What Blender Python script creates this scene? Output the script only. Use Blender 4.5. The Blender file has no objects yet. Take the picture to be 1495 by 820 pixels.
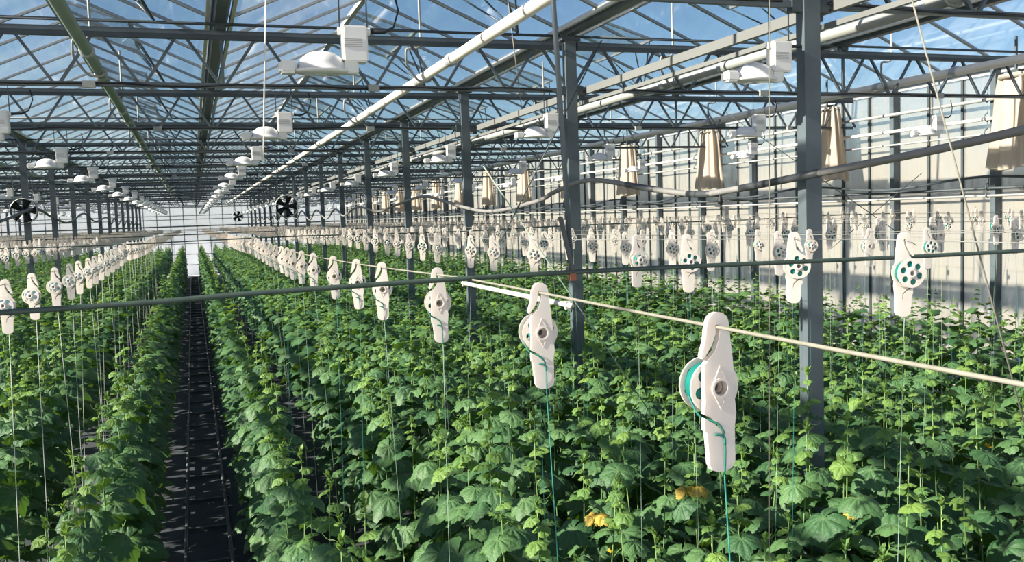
import bpy, bmesh, math, random
import numpy as np
from mathutils import Vector, Matrix
random.seed(7)
rng = np.random.default_rng(11)
C = bpy.context.scene.collection
sc = bpy.context.scene

# ------------------------------------------------------------------ camera, sky, sun, exposure
H = 4.0                       # camera height above the aisle floor (standing on the rail trolley)
F = 1329.4                    # focal length in pixels of the 1495 px wide frame
CR = np.array([[0.94293749, -0.33121389, -0.03415032],      # rows: image right, image down, view direction
               [-0.05601047, -0.05667831, -0.99682014],
               [0.32822509, 0.94185186, -0.07199555]])
cam_d = bpy.data.cameras.new('camera'); cam = bpy.data.objects.new('camera', cam_d); C.objects.link(cam)
cam_d.sensor_width = 36.0; cam_d.lens = 36.0 * F / 1495.0; cam_d.clip_start = 0.05; cam_d.clip_end = 600
M4 = Matrix(((CR[0][0], -CR[1][0], -CR[2][0], 0), (CR[0][1], -CR[1][1], -CR[2][1], 0), (CR[0][2], -CR[1][2], -CR[2][2], H), (0, 0, 0, 1)))
cam.matrix_world = M4
sc.camera = cam

SUN_DIR = Vector((-0.88, -0.045, 0.42)).normalized()           # towards the sun: left of the rows, a touch behind the camera
wd = bpy.data.worlds.new('sky'); sc.world = wd; wd.use_nodes = True
nt = wd.node_tree; nt.nodes.clear()
st = nt.nodes.new('ShaderNodeTexSky'); st.sky_type = 'NISHITA'; st.sun_disc = False
st.sun_elevation = math.asin(SUN_DIR.z); st.sun_rotation = math.atan2(SUN_DIR.x, SUN_DIR.y)
st.air_density = 1.0; st.dust_density = 0.5; st.ozone_density = 4.0
bg = nt.nodes.new('ShaderNodeBackground'); bg.inputs['Strength'].default_value = 0.20
wo = nt.nodes.new('ShaderNodeOutputWorld')
nt.links.new(st.outputs[0], bg.inputs[0]); nt.links.new(bg.outputs[0], wo.inputs[0])
sd = bpy.data.lights.new('sun', 'SUN'); sd.energy = 18.0; sd.angle = 0.012; sd.color = (1.0, 0.90, 0.76)
so = bpy.data.objects.new('sun', sd); C.objects.link(so)
so.rotation_euler = SUN_DIR.to_track_quat('Z', 'Y').to_euler(); so.location = (-30, 10, 30)
sc.view_settings.view_transform = 'Standard'; sc.view_settings.look = 'None'
sc.view_settings.gamma = 1.0; sc.view_settings.exposure = 0.0
try:
    sc.cycles.transparent_max_bounces = 24; sc.cycles.max_bounces = 10; sc.cycles.transmission_bounces = 8
    sc.cycles.caustics_reflective = False; sc.cycles.caustics_refractive = False
except Exception:
    pass

# ------------------------------------------------------------------ materials
def mat(name, col, rough=0.5, metal=0.0, spec=0.4, noise=0.0, nscale=8.0, bump=0.0, trans=0.0, tcol=None, randv=0.0, nstretch=None):
    m = bpy.data.materials.new(name); m.use_nodes = True
    t = m.node_tree; t.nodes.clear(); N = t.nodes.new; L = t.links.new
    out = N('ShaderNodeOutputMaterial'); b = N('ShaderNodeBsdfPrincipled')
    b.inputs['Roughness'].default_value = rough; b.inputs['Metallic'].default_value = metal
    b.inputs['Specular IOR Level'].default_value = spec
    rgb = N('ShaderNodeRGB'); rgb.outputs[0].default_value = (*col, 1); cs = rgb.outputs[0]
    if noise or bump:
        tc = N('ShaderNodeTexCoord'); mp = N('ShaderNodeMapping')
        if nstretch: mp.inputs['Scale'].default_value = nstretch
        L(tc.outputs['Object'], mp.inputs[0])
        n = N('ShaderNodeTexNoise'); n.inputs['Scale'].default_value = nscale; n.inputs['Detail'].default_value = 4
        L(mp.outputs[0], n.inputs['Vector'])
        if noise:
            mr = N('ShaderNodeMapRange'); mr.inputs['From Min'].default_value = 0.25; mr.inputs['From Max'].default_value = 0.75
            mr.inputs['To Min'].default_value = 1 - noise; mr.inputs['To Max'].default_value = 1 + noise * 0.6
            L(n.outputs['Fac'], mr.inputs['Value'])
            vm = N('ShaderNodeVectorMath'); vm.operation = 'SCALE'; L(cs, vm.inputs[0]); L(mr.outputs[0], vm.inputs['Scale']); cs = vm.outputs[0]
        if bump:
            bp = N('ShaderNodeBump'); bp.inputs['Strength'].default_value = bump; bp.inputs['Distance'].default_value = 0.01
            L(n.outputs['Fac'], bp.inputs['Height']); L(bp.outputs[0], b.inputs['Normal'])
    if randv:
        oi = N('ShaderNodeObjectInfo'); mr = N('ShaderNodeMapRange'); mr.inputs['To Min'].default_value = 1 - randv; mr.inputs['To Max'].default_value = 1 + randv
        L(oi.outputs['Random'], mr.inputs['Value'])
        vm = N('ShaderNodeVectorMath'); vm.operation = 'SCALE'; L(cs, vm.inputs[0]); L(mr.outputs[0], vm.inputs['Scale']); cs = vm.outputs[0]
    L(cs, b.inputs['Base Color'])
    sh = b.outputs[0]
    if trans:
        tr = N('ShaderNodeBsdfTranslucent')
        tr.inputs[0].default_value = (*(tcol or col), 1)
        mx = N('ShaderNodeMixShader'); mx.inputs[0].default_value = trans
        L(sh, mx.inputs[1]); L(tr.outputs[0], mx.inputs[2]); sh = mx.outputs[0]
    L(sh, out.inputs[0])
    return m

def leaf_mat(name, col_a, col_b, vein, tcol, trans, use_attr, veins=True):
    m = bpy.data.materials.new(name); m.use_nodes = True
    t = m.node_tree; t.nodes.clear(); N = t.nodes.new; L = t.links.new
    out = N('ShaderNodeOutputMaterial'); b = N('ShaderNodeBsdfPrincipled')
    b.inputs['Roughness'].default_value = 0.52; b.inputs['Specular IOR Level'].default_value = 0.32
    mx = N('ShaderNodeMix'); mx.data_type = 'RGBA'
    mx.inputs[6].default_value = (*col_a, 1); mx.inputs[7].default_value = (*col_b, 1)
    if use_attr:
        at = N('ShaderNodeAttribute'); at.attribute_name = 'tone'; L(at.outputs['Fac'], mx.inputs[0])
    else:
        oi = N('ShaderNodeObjectInfo'); L(oi.outputs['Random'], mx.inputs[0])
    cs = mx.outputs[2]
    if veins:
        va = N('ShaderNodeAttribute'); va.attribute_name = 'vein'
        mv = N('ShaderNodeMix'); mv.data_type = 'RGBA'; L(cs, mv.inputs[6]); mv.inputs[7].default_value = (*vein, 1)
        pw = N('ShaderNodeMath'); pw.operation = 'POWER'; pw.inputs[1].default_value = 2.2; L(va.outputs['Fac'], pw.inputs[0])
        ml = N('ShaderNodeMath'); ml.operation = 'MULTIPLY'; ml.inputs[1].default_value = 0.55; L(pw.outputs[0], ml.inputs[0])
        L(ml.outputs[0], mv.inputs[0]); cs = mv.outputs[2]
        tc = N('ShaderNodeTexCoord'); n = N('ShaderNodeTexNoise'); n.inputs['Scale'].default_value = 55; n.inputs['Detail'].default_value = 2
        L(tc.outputs['Object'], n.inputs['Vector'])
        bp = N('ShaderNodeBump'); bp.inputs['Strength'].default_value = 0.45; bp.inputs['Distance'].default_value = 0.012
        L(n.outputs['Fac'], bp.inputs['Height']); L(bp.outputs[0], b.inputs['Normal'])
    L(cs, b.inputs['Base Color'])
    tr = N('ShaderNodeBsdfTranslucent'); tr.inputs[0].default_value = (*tcol, 1)
    ms = N('ShaderNodeMixShader'); ms.inputs[0].default_value = trans
    L(b.outputs[0], ms.inputs[1]); L(tr.outputs[0], ms.inputs[2]); L(ms.outputs[0], out.inputs[0])
    return m

def glass_mat(name, tint, film, film_amt, film_var, scale=(1, 1, 1), nscale=2.0, gloss=0.5, translucent=0.5, clear_above=None):
    """clear pane with an uneven pale film of dirt and condensation"""
    m = bpy.data.materials.new(name); m.use_nodes = True
    t = m.node_tree; t.nodes.clear(); N = t.nodes.new; L = t.links.new
    out = N('ShaderNodeOutputMaterial')
    tp = N('ShaderNodeBsdfTransparent'); tp.inputs[0].default_value = (*tint, 1)
    df = N('ShaderNodeBsdfDiffuse'); df.inputs[0].default_value = (*film, 1)
    tl = N('ShaderNodeBsdfTranslucent'); tl.inputs[0].default_value = (*film, 1)
    fm = N('ShaderNodeMixShader'); fm.inputs[0].default_value = translucent
    L(df.outputs[0], fm.inputs[1]); L(tl.outputs[0], fm.inputs[2])
    tc = N('ShaderNodeTexCoord'); mp = N('ShaderNodeMapping'); mp.inputs['Scale'].default_value = scale
    geo = N('ShaderNodeNewGeometry'); L(geo.outputs['Position'], mp.inputs[0])
    n = N('ShaderNodeTexNoise'); n.inputs['Scale'].default_value = nscale; n.inputs['Detail'].default_value = 5; n.inputs['Roughness'].default_value = 0.6
    L(mp.outputs[0], n.inputs['Vector'])
    mr = N('ShaderNodeMapRange'); mr.inputs['From Min'].default_value = 0.3; mr.inputs['From Max'].default_value = 0.7
    mr.inputs['To Min'].default_value = max(0, film_amt - film_var); mr.inputs['To Max'].default_value = min(1, film_amt + film_var)
    L(n.outputs['Fac'], mr.inputs['Value'])
    fac = mr.outputs[0]
    if clear_above:          # condensation sits lower down, the top of the pane stays clearer
        sx = N('ShaderNodeSeparateXYZ'); L(geo.outputs['Position'], sx.inputs[0])
        zr = N('ShaderNodeMapRange'); zr.inputs['From Min'].default_value = clear_above[0]; zr.inputs['From Max'].default_value = clear_above[1]
        zr.inputs['To Min'].default_value = 1.0; zr.inputs['To Max'].default_value = clear_above[2]; L(sx.outputs['Z'], zr.inputs['Value'])
        mm = N('ShaderNodeMath'); mm.operation = 'MULTIPLY'; L(fac, mm.inputs[0]); L(zr.outputs[0], mm.inputs[1]); fac = mm.outputs[0]
    m1 = N('ShaderNodeMixShader'); L(fac, m1.inputs[0]); L(tp.outputs[0], m1.inputs[1]); L(fm.outputs[0], m1.inputs[2])
    gl = N('ShaderNodeBsdfGlossy'); gl.inputs['Roughness'].default_value = 0.06
    fr = N('ShaderNodeFresnel'); fr.inputs['IOR'].default_value = 1.45
    mu = N('ShaderNodeMath'); mu.operation = 'MULTIPLY'; mu.inputs[1].default_value = gloss; L(fr.outputs[0], mu.inputs[0])
    m2 = N('ShaderNodeMixShader'); L(mu.outputs[0], m2.inputs[0]); L(m1.outputs[0], m2.inputs[1]); L(gl.outputs[0], m2.inputs[2])
    L(m2.outputs[0], out.inputs[0])
    return m

STEEL = mat('galvanised_steel', (0.080, 0.102, 0.115), 0.42, 0.0, noise=0.22, nscale=5)
STEEL_D = mat('dark_steel', (0.055, 0.070, 0.078), 0.5, 0.0, noise=0.2, nscale=5)
ALU = mat('aluminium_profile', (0.36, 0.38, 0.385), 0.4, 0.0, noise=0.12)
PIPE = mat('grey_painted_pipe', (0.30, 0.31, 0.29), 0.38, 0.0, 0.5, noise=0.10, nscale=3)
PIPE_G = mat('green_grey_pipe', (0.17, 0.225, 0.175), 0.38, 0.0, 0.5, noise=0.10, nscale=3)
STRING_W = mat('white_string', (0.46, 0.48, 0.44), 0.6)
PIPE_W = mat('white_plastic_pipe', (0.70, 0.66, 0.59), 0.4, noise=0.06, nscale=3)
WHITE = mat('white_plastic', (0.82, 0.77, 0.72), 0.38, 0.0, 0.4, noise=0.05, nscale=20, trans=0.38, tcol=(0.90, 0.80, 0.72))
LAMPW = mat('white_enamel', (0.72, 0.71, 0.69), 0.35, 0.0, 0.5, noise=0.05, nscale=9)
GLOVE = mat('lamp_glass', (0.62, 0.64, 0.62), 0.15, 0.0, 0.6)
TEAL = mat('teal_twine', (0.0, 0.15, 0.125), 0.5, noise=0.25, nscale=60, nstretch=(1, 8, 1))
STRING = mat('pale_green_string', (0.24, 0.34, 0.27), 0.6)
STRING_T = mat('teal_string', (0.012, 0.15, 0.12), 0.6)
ROPE = mat('off_white_rope', (0.20, 0.19, 0.155), 0.7, noise=0.2, nscale=60)
WIRE = mat('grey_wire', (0.20, 0.20, 0.19), 0.5)
CABLE_G = mat('dark_green_cable', (0.05, 0.075, 0.06), 0.5, noise=0.3, nscale=20)
BLACK = mat('black_rubber', (0.012, 0.012, 0.014), 0.5)
HOSE = mat('grey_hose', (0.20, 0.195, 0.19), 0.5, noise=0.2, nscale=6)
HOSE_D = mat('dark_tape', (0.05, 0.055, 0.06), 0.45)
CLOTH = mat('ground_cloth', (0.052, 0.058, 0.068), 0.85, noise=0.35, nscale=3)
SOIL = mat('outdoor_ground', (0.62, 0.61, 0.58), 0.9, noise=0.3, nscale=0.3)
RAIL = mat('rail_pipe', (0.07, 0.075, 0.085), 0.45, 0.0)
RUST = mat('rusty_clamp', (0.25, 0.09, 0.05), 0.7)
SHEET = mat('beige_plastic_sheet', (0.52, 0.46, 0.38), 0.45, 0.0, 0.4, noise=0.2, nscale=10, nstretch=(1, 1, 0.12), trans=0.35, tcol=(0.75, 0.62, 0.46))
PRINT = mat('grey_print', (0.36, 0.36, 0.36), 0.6)
STEMM = mat('plant_stem', (0.16, 0.26, 0.08), 0.6, trans=0.1)
YELLOW = mat('yellow_petal', (0.85, 0.52, 0.03), 0.6, trans=0.4)
WITHER = mat('withered_leaf', (0.42, 0.30, 0.05), 0.7, noise=0.3, nscale=20, trans=0.3)
LEAF = leaf_mat('mature_leaf', (0.030, 0.085, 0.034), (0.078, 0.160, 0.056), (0.17, 0.26, 0.12), (0.17, 0.35, 0.03), 0.15, False)
YOUNG = leaf_mat('young_leaf', (0.070, 0.150, 0.040), (0.145, 0.245, 0.052), (0.32, 0.44, 0.14), (0.28, 0.44, 0.04), 0.24, False)
LEAF_F = leaf_mat('distant_leaf', (0.028, 0.080, 0.032), (0.085, 0.165, 0.058), (0.2, 0.3, 0.1), (0.17, 0.35, 0.03), 0.15, True, False)
YOUNG_F = leaf_mat('distant_young_leaf', (0.070, 0.150, 0.040), (0.145, 0.245, 0.052), (0.3, 0.4, 0.1), (0.28, 0.44, 0.04), 0.24, True, False)
ROOFGLASS = glass_mat('roof_glass', (0.95, 0.97, 0.975), (0.80, 0.80, 0.80), 0.035, 0.04, (1, 0.6, 1), 1.3, 0.35)
WALLGLASS = glass_mat('condensed_wall_glass', (0.93, 0.96, 0.97), (0.66, 0.62, 0.55), 0.78, 0.20, (1, 3.0, 0.35), 1.6, 0.4, 0.72, (4.2, 5.6, 0.45))
GABLEGLASS = glass_mat('gable_glass', (0.96, 0.97, 0.97), (0.97, 0.96, 0.95), 0.5, 0.12, (0.5, 1, 0.5), 1.0, 0.3, 0.92)

# ------------------------------------------------------------------ mesh helpers
class MB:
    def __init__(s): s.v = []; s.f = []; s.m = []; s.mats = []
    def mi(s, m):
        if m not in s.mats: s.mats.append(m)
        return s.mats.index(m)
    def add(s, vs, fs, m):
        o = len(s.v); s.v += [tuple(map(float, p)) for p in vs]
        s.f += [tuple(i + o for i in f) for f in fs]; s.m += [s.mi(m)] * len(fs); return s
    def box(s, c, d, m, R=None):
        vs = [Vector((sx * d[0] / 2, sy * d[1] / 2, sz * d[2] / 2)) for sx in (-1, 1) for sy in (-1, 1) for sz in (-1, 1)]
        if R is not None: vs = [R @ v for v in vs]
        vs = [v + Vector(c) for v in vs]
        return s.add(vs, [(0, 1, 3, 2), (4, 6, 7, 5), (0, 4, 5, 1), (2, 3, 7, 6), (0, 2, 6, 4), (1, 5, 7, 3)], m)
    def bar(s, a, b, w, h, m):
        """rectangular bar a -> b, w sideways, h upright"""
        a = Vector(a); b = Vector(b); d = (b - a); L = d.length; d.normalize()
        up = Vector((0, 0, 1)) if abs(d.z) < 0.98 else Vector((0, 1, 0))
        x = d.cross(up).normalized(); z = x.cross(d).normalized()
        R = Matrix((x, d, z)).transposed()
        return s.box((a + b) / 2, (w, L, h), m, R)
    def tube(s, pts, r, m, n=8, caps=True):
        pts = [Vector(p) for p in pts]; k = len(pts)
        rs = r if isinstance(r, (list, tuple)) else [r] * k
        prev = None; vs = []; fs = []
        for i, p in enumerate(pts):
            d = (pts[min(i + 1, k - 1)] - pts[max(i - 1, 0)]).normalized()
            if prev is None:
                u = d.orthogonal().normalized()
            else:
                u = (prev - d * prev.dot(d))
                u = u.normalized() if u.length > 1e-6 else d.orthogonal().normalized()
            prev = u; w = d.cross(u)
            for j in range(n):
                a = 2 * math.pi * j / n; vs.append(p + (u * math.cos(a) + w * math.sin(a)) * rs[i])
        for i in range(k - 1):
            for j in range(n):
                j2 = (j + 1) % n
                fs.append((i * n + j, i * n + j2, (i + 1) * n + j2, (i + 1) * n + j))
        if caps and n > 2:
            fs.append(tuple(range(n - 1, -1, -1))); fs.append(tuple((k - 1) * n + j for j in range(n)))
        return s.add(vs, fs, m)
    def lathe(s, prof, m, n=24, c=(0, 0, 0), sx=1.0, sy=1.0, axis='Z'):
        vs = []; fs = []; k = len(prof)
        for r, z in prof:
            for j in range(n):
                a = 2 * math.pi * j / n
                p = (r * math.cos(a) * sx, r * math.sin(a) * sy, z)
                if axis == 'Y': p = (p[0], p[2], p[1])
                vs.append((p[0] + c[0], p[1] + c[1], p[2] + c[2]))
        for i in range(k - 1):
            for j in range(n):
                j2 = (j + 1) % n
                f = (i * n + j, i * n + j2, (i + 1) * n + j2, (i + 1) * n + j)
                fs.append(f if axis == 'Z' else f[::-1])
        return s.add(vs, fs, m)
    def mesh(s, name, smooth=False):
        me = bpy.data.meshes.new(name); me.from_pydata(s.v, [], s.f)
        for m in s.mats: me.materials.append(m)
        me.polygons.foreach_set('material_index', s.m)
        if smooth: me.polygons.foreach_set('use_smooth', [True] * len(s.f))
        me.update(); return me
    def build(s, name, parent=None, smooth=False, loc=None):
        return ob(name, s.mesh(name, smooth), parent, loc)

def ob(name, me, parent=None, loc=None):
    o = bpy.data.objects.new(name, me); C.objects.link(o)
    if parent is not None: o.parent = parent
    if loc is not None: o.location = loc
    return o

def empty(name, loc=(0, 0, 0)):
    o = bpy.data.objects.new(name, None); C.objects.link(o); o.location = loc; o.empty_display_size = 0.1; return o

def tag(o, label=None, cat=None, group=None, kind=None):
    if label: o['label'] = label
    if cat: o['category'] = cat
    if group: o['group'] = group
    if kind: o['kind'] = kind
    return o

def copy_tree(o, kids, loc=None):
    c = o.copy(); C.objects.link(c)
    if loc is not None: c.location = loc
    for ch, sub in kids:
        d = ch.copy(); C.objects.link(d); d.parent = c
        for g in sub:
            e = g.copy(); C.objects.link(e); e.parent = d
    return c

def tree_of(o):
    return [(ch, list(ch.children)) for ch in o.children]

def sharp(o):      # smooth curved faces, keep hard edges
    me = o.data
    try: me.set_sharp_from_angle(angle=math.radians(40))
    except Exception: pass
    return o

_U = ['first', 'second', 'third', 'fourth', 'fifth', 'sixth', 'seventh', 'eighth', 'ninth', 'tenth', 'eleventh', 'twelfth', 'thirteenth',
      'fourteenth', 'fifteenth', 'sixteenth', 'seventeenth', 'eighteenth', 'nineteenth']
ORD = ['nearest'] + _U[1:]
for _t, _w, _c in ((20, 'twentieth', 'twenty'), (30, 'thirtieth', 'thirty'), (40, 'fortieth', 'forty'), (50, 'fiftieth', 'fifty'), (60, 'sixtieth', 'sixty')):
    ORD += [_w] + ['%s-%s' % (_c, u) for u in _U[:9]]

def proj(p):
    p = np.asarray(p, float) - np.array([0, 0, H]); c = p @ CR.T
    return 747.5 + F * c[..., 0] / c[..., 2], 410 + F * c[..., 1] / c[..., 2], c[..., 2]

def catmull(pts, n=6):
    pts = [Vector(p) for p in pts]; out = []
    P = [pts[0] * 2 - pts[1]] + pts + [pts[-1] * 2 - pts[-2]]
    for i in range(1, len(P) - 2):
        a, b, c, d = P[i - 1], P[i], P[i + 1], P[i + 2]
        for k in range(n):
            t = k / n
            out.append(0.5 * ((2 * b) + (c - a) * t + (2 * a - 5 * b + 4 * c - d) * t * t + (3 * b - a - 3 * c + d) * t ** 3))
    out.append(pts[-1]); return out

# ------------------------------------------------------------------ layout numbers (metres)
TY = [5.75 + 4.5 * k for k in range(17)]            # trusses and columns along the aisle, last one in the gable
YEND = 77.75
GUT = [0.4 + 4.0 * i for i in range(-5, 4)]         # gutters: -19.6 ... 12.4
ZG, ZR = 6.20, 7.02                                 # gutter and ridge height
ZT, ZB = 6.00, 5.475                                # truss chords
XWALL = 12.4

# ------------------------------------------------------------------ ground, floor
o = MB().box((0, 60, -0.16), (400, 420, 0.1), SOIL).build('ground'); tag(o, 'bare ground outside the greenhouse', kind='structure')
o = MB().box((-3.6, 37.4, -0.05), (32, 80.8, 0.1), CLOTH).build('floor'); tag(o, 'dark woven ground cloth floor under the rows', kind='structure')

# ------------------------------------------------------------------ roof
ceil = empty('ceiling', (0, 0, ZG)); tag(ceil, 'glass roof of ridges and gutters over the crop', kind='structure')
Y0R, PW = -3.25, 1.125
NP = int(round((YEND - Y0R) / PW))
panes = []
for gi in range(len(GUT) - 1):
    for side in (0, 1):
        xa = GUT[gi] + 0.10 if side == 0 else GUT[gi + 1] - 0.10
        xr = (GUT[gi] + GUT[gi + 1]) / 2
        for j in range(NP):
            yc = Y0R + (j + 0.5) * PW; xc = (xa + xr) / 2
            u, v, w = proj((xc, yc, 6.6))
            vis = w > 1 and -120 < u < 1615 and v > -130
            panes.append((0 if vis else 1, w if vis else abs(w) + 100, xa, xr, yc, side))
panes.sort(key=lambda p: p[:2])
def slope_box(mb, xa, xr, y, wy, h, m, lift=0.0):
    mb.bar((xa, y, ZG + lift), (xr, y, ZR + lift), wy, h, m)
pane_me = {}; bar_me = {}
rest_p, rest_b = MB(), MB()
for i, (q, w, xa, xr, yc, side) in enumerate(panes):
    if i < 300:
        if side not in pane_me:
            a = MB(); slope_box(a, 0, xr - xa, 0, PW - 0.05, 0.004, ROOFGLASS); a.v = [(x, y, z - ZG) for x, y, z in a.v]; pane_me[side] = a.mesh('roof_pane')
            b = MB(); slope_box(b, 0, xr - xa, 0, 0.048, 0.032, ALU, -0.008); b.v = [(x, y, z - ZG) for x, y, z in b.v]; bar_me[side] = b.mesh('glazing_bar')
        ob('roof_pane', pane_me[side], ceil, (xa, yc, 0)); ob('glazing_bar', bar_me[side], ceil, (xa, yc - PW / 2, 0))
    else:
        slope_box(rest_p, xa, xr, yc, PW - 0.05, 0.004, ROOFGLASS); slope_box(rest_b, xa, xr, yc - PW / 2, 0.048, 0.032, ALU, -0.008)
for mb, nm in ((rest_p, 'distant_panes'), (rest_b, 'distant_bars')):
    mb.v = [(x, y, z - ZG) for x, y, z in mb.v]; tag(mb.build(nm, ceil), kind='stuff')
for gi in range(len(GUT) - 1):
    xr = (GUT[gi] + GUT[gi + 1]) / 2
    MB().bar((xr, Y0R, ZR - ZG + 0.01), (xr, YEND, ZR - ZG + 0.01), 0.07, 0.07, ALU).build('ridge_bar', ceil)
for i, gx in enumerate(GUT):
    g = empty('trim_%d' % (i + 1), (gx, 0, 0)); tag(g, 'galvanised roof gutter running along the greenhouse', kind='structure')
    m = MB()
    y0, y1 = (Y0R, YEND)
    prof = [(-0.10, 6.235), (-0.055, 6.12), (0.055, 6.12), (0.10, 6.235), (0.09, 6.235), (0.048, 6.13), (-0.048, 6.13), (-0.09, 6.235)]
    vs = [(x, y0, z) for x, z in prof] + [(x, y1, z) for x, z in prof]
    m.add(vs, [(j, (j + 1) % 8, 8 + (j + 1) % 8, 8 + j) for j in range(8)], STEEL).build('gutter_channel', g)
    for s in (-1, 1):
        MB().box((s * 0.125, (y0 + y1) / 2, 6.185), (0.04, y1 - y0, 0.05), PIPE_W).build('condensation_rail', g)

# ------------------------------------------------------------------ walls
wr = empty('wall_right', (XWALL, 0, 0)); tag(wr, 'tall glass side wall filmed with condensation on the right', kind='structure')
wpane = MB().box((0, 0, 3.45), (0.005, 0.70, 5.1), WALLGLASS).mesh('pane'); wlow = MB().box((0, 0, 0.46), (0.02, 0.72, 0.80), WALLGLASS).mesh('low_pane')
mull = MB().box((0, 0, 3.05), (0.07, 0.045, 6.1), STEEL_D).mesh('mullion'); wpost = MB().box((-0.10, 0, 3.05), (0.12, 0.10, 6.1), STEEL).mesh('post')
yy = 2.375; k = 0
while yy < YEND:
    if k % 3 == 0: ob('post', wpost, wr, (0, yy, 0))
    ob('mullion', mull, wr, (0, yy, 0)); ob('pane', wpane, wr, (0, yy + 0.375, 0)); ob('low_pane', wlow, wr, (0, yy + 0.375, 0))
    yy += 0.75; k += 1
MB().box((0, 40, 6.05), (0.09, 76, 0.08), ALU).build('top_rail', wr); MB().box((0, 40, 0.88), (0.08, 76, 0.06), ALU).build('low_rail', wr)
wl = empty('wall_left', (GUT[0], 0, 0)); tag(wl, 'glass side wall at the far left', kind='structure')
lp = MB().box((0, 0, 3.1), (0.005, 2.20, 6.0), ROOFGLASS).mesh('pane'); lm = MB().box((0, 0, 3.05), (0.07, 0.05, 6.1), STEEL_D).mesh('mullion')
for j in range(33):
    ob('pane', lp, wl, (0, 4.6 + 2.25 * j - 1.1, 0)); ob('mullion', lm, wl, (0, 4.6 + 2.25 * j, 0))
wf = empty('wall_far', (0, YEND + 0.15, 0)); tag(wf, 'bright glass gable wall at the far end', kind='structure')
fpane = MB().box((0, 0, 0), (0.96, 0.006, 1.0), GABLEGLASS).mesh('pane')
zs = [0.02, 0.9, 1.75, 2.6, 3.3, 4.0, 4.55, 4.85, 5.5, 6.18]
for i in range(32):
    xc = GUT[0] + i + 0.5
    for a, b in zip(zs[:-1], zs[1:]):
        if xc < -14 or xc > 12.4: continue
        p = ob('pane', fpane, wf, (xc, 0, (a + b) / 2)); p.scale = (1, 1, b - a - 0.03)
    MB().box((GUT[0] + i, 0, 3.1), (0.045, 0.06, 6.2), STEEL).build('mullion', wf)
for z in zs[1:]:
    MB().box((-3.6, 0, z), (32, 0.07, 0.09 if z == 4.0 else 0.04), STEEL_D if z == 4.0 else STEEL).build('cross_rail', wf)
gt = MB()
for gi in range(8):
    a, b = GUT[gi], GUT[gi + 1]; xm = (a + b) / 2
    gt.add([(a, 0, 6.2), (b, 0, 6.2), (xm, 0, 7.0), (a, .005, 6.2), (b, .005, 6.2), (xm, .005, 7.0)], [(0, 1, 2), (5, 4, 3), (0, 3, 4, 1), (1, 4, 5, 2), (2, 5, 3, 0)], GABLEGLASS)
tag(gt.build('gable_panes', wf), kind='stuff')

# ------------------------------------------------------------------ columns
col_me = MB().box((0, 0, 3.03), (0.14, 0.10, 6.06), STEEL).mesh('shaft')
plate_me = MB().box((0, 0, 6.08), (0.24, 0.16, 0.04), STEEL_D).mesh('head_plate')
foot_me = MB().box((0, 0, 0.02), (0.26, 0.22, 0.04), STEEL_D).mesh('foot_plate')
brk_me = MB().box((0.115, 0, 5.47), (0.09, 0.07, 0.10), STEEL_D).mesh('bracket')
ROWS = [(4.4, 'right of the aisle', 0, 16), (-3.6, 'left of the aisle', 1, 16), (-11.6, 'far left bay', 6, 16)]
for x, nm, k0, k1 in ROWS:
    n = 0
    for k in range(k0, k1):
        c = empty('column', (x, TY[k], 0))
        lab = ('%s galvanised steel post in the row %s' % (ORD[n], nm)) 
        tag(c, lab, 'post', 'steel posts in the row ' + nm)
        ob('shaft', col_me, c); ob('head_plate', plate_me, c); ob('foot_plate', foot_me, c); ob('bracket', brk_me, c)
        b2 = ob('bracket', brk_me, c); b2.rotation_euler.z = math.pi
        n += 1

# ------------------------------------------------------------------ lattice trusses: one per bay and column line
def brace_pts():
    L = []
    for j in range(10):
        xb = 0.8 * j; xt = xb + 0.4
        L.append(((xb + 0.03, 0, ZB + 0.01), (xt - 0.05, 0, ZT - 0.03))); L.append(((xt + 0.05, 0, ZT - 0.03), (xb + 0.77, 0, ZB + 0.01)))
    L.append(((4.0, 0, ZB), (4.0, 0, ZT)))
    return L
br_me = [MB().bar(a, b, 0.030, 0.030, STEEL).mesh('brace') for a, b in brace_pts()]
lat = MB()
for a, b in brace_pts(): lat.bar(a, b, 0.03, 0.03, STEEL)
lat_me = lat.mesh('lattice')
top_me = MB().box((4, 0, ZT), (7.8, 0.06, 0.095), STEEL_D).box((4, -0.032, ZT + 0.015), (7.8, 0.006, 0.03), STEEL).mesh('top_chord')
bot_me = MB().box((4, 0, ZB), (7.8, 0.045, 0.05), STEEL).mesh('bottom_chord')
drv_me = MB().tube([(0.1, 0.06, 6.13), (7.9, 0.06, 6.13)], 0.017, STEEL_D, 8).mesh('drive_pipe', True)
stool_me = MB().box((4, 0, 6.085), (0.10, 0.10, 0.07), STEEL_D).box((4, 0, 6.115), (0.2, 0.12, 0.02), STEEL_D).mesh('gutter_stool')
def cable_me(seed):
    r = random.Random(seed); pts = [(0.15 + 0.4 * i, -0.035, ZB + 0.005 + r.uniform(-0.022, 0.012)) for i in range(20)]
    return MB().tube(catmull(pts, 3), 0.010, BLACK, 5).mesh('power_cable', True)
cables = [cable_me(s) for s in range(3)]
jb_me = MB().box((0, -0.05, ZB - 0.01), (0.12, 0.05, 0.07), PIPE).mesh('junction_box')
BAYS = [(-19.6, 'far left', 8), (-11.6, 'outer left', 2), (-3.6, 'middle', 0), (4.4, 'right', 0)]
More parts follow.
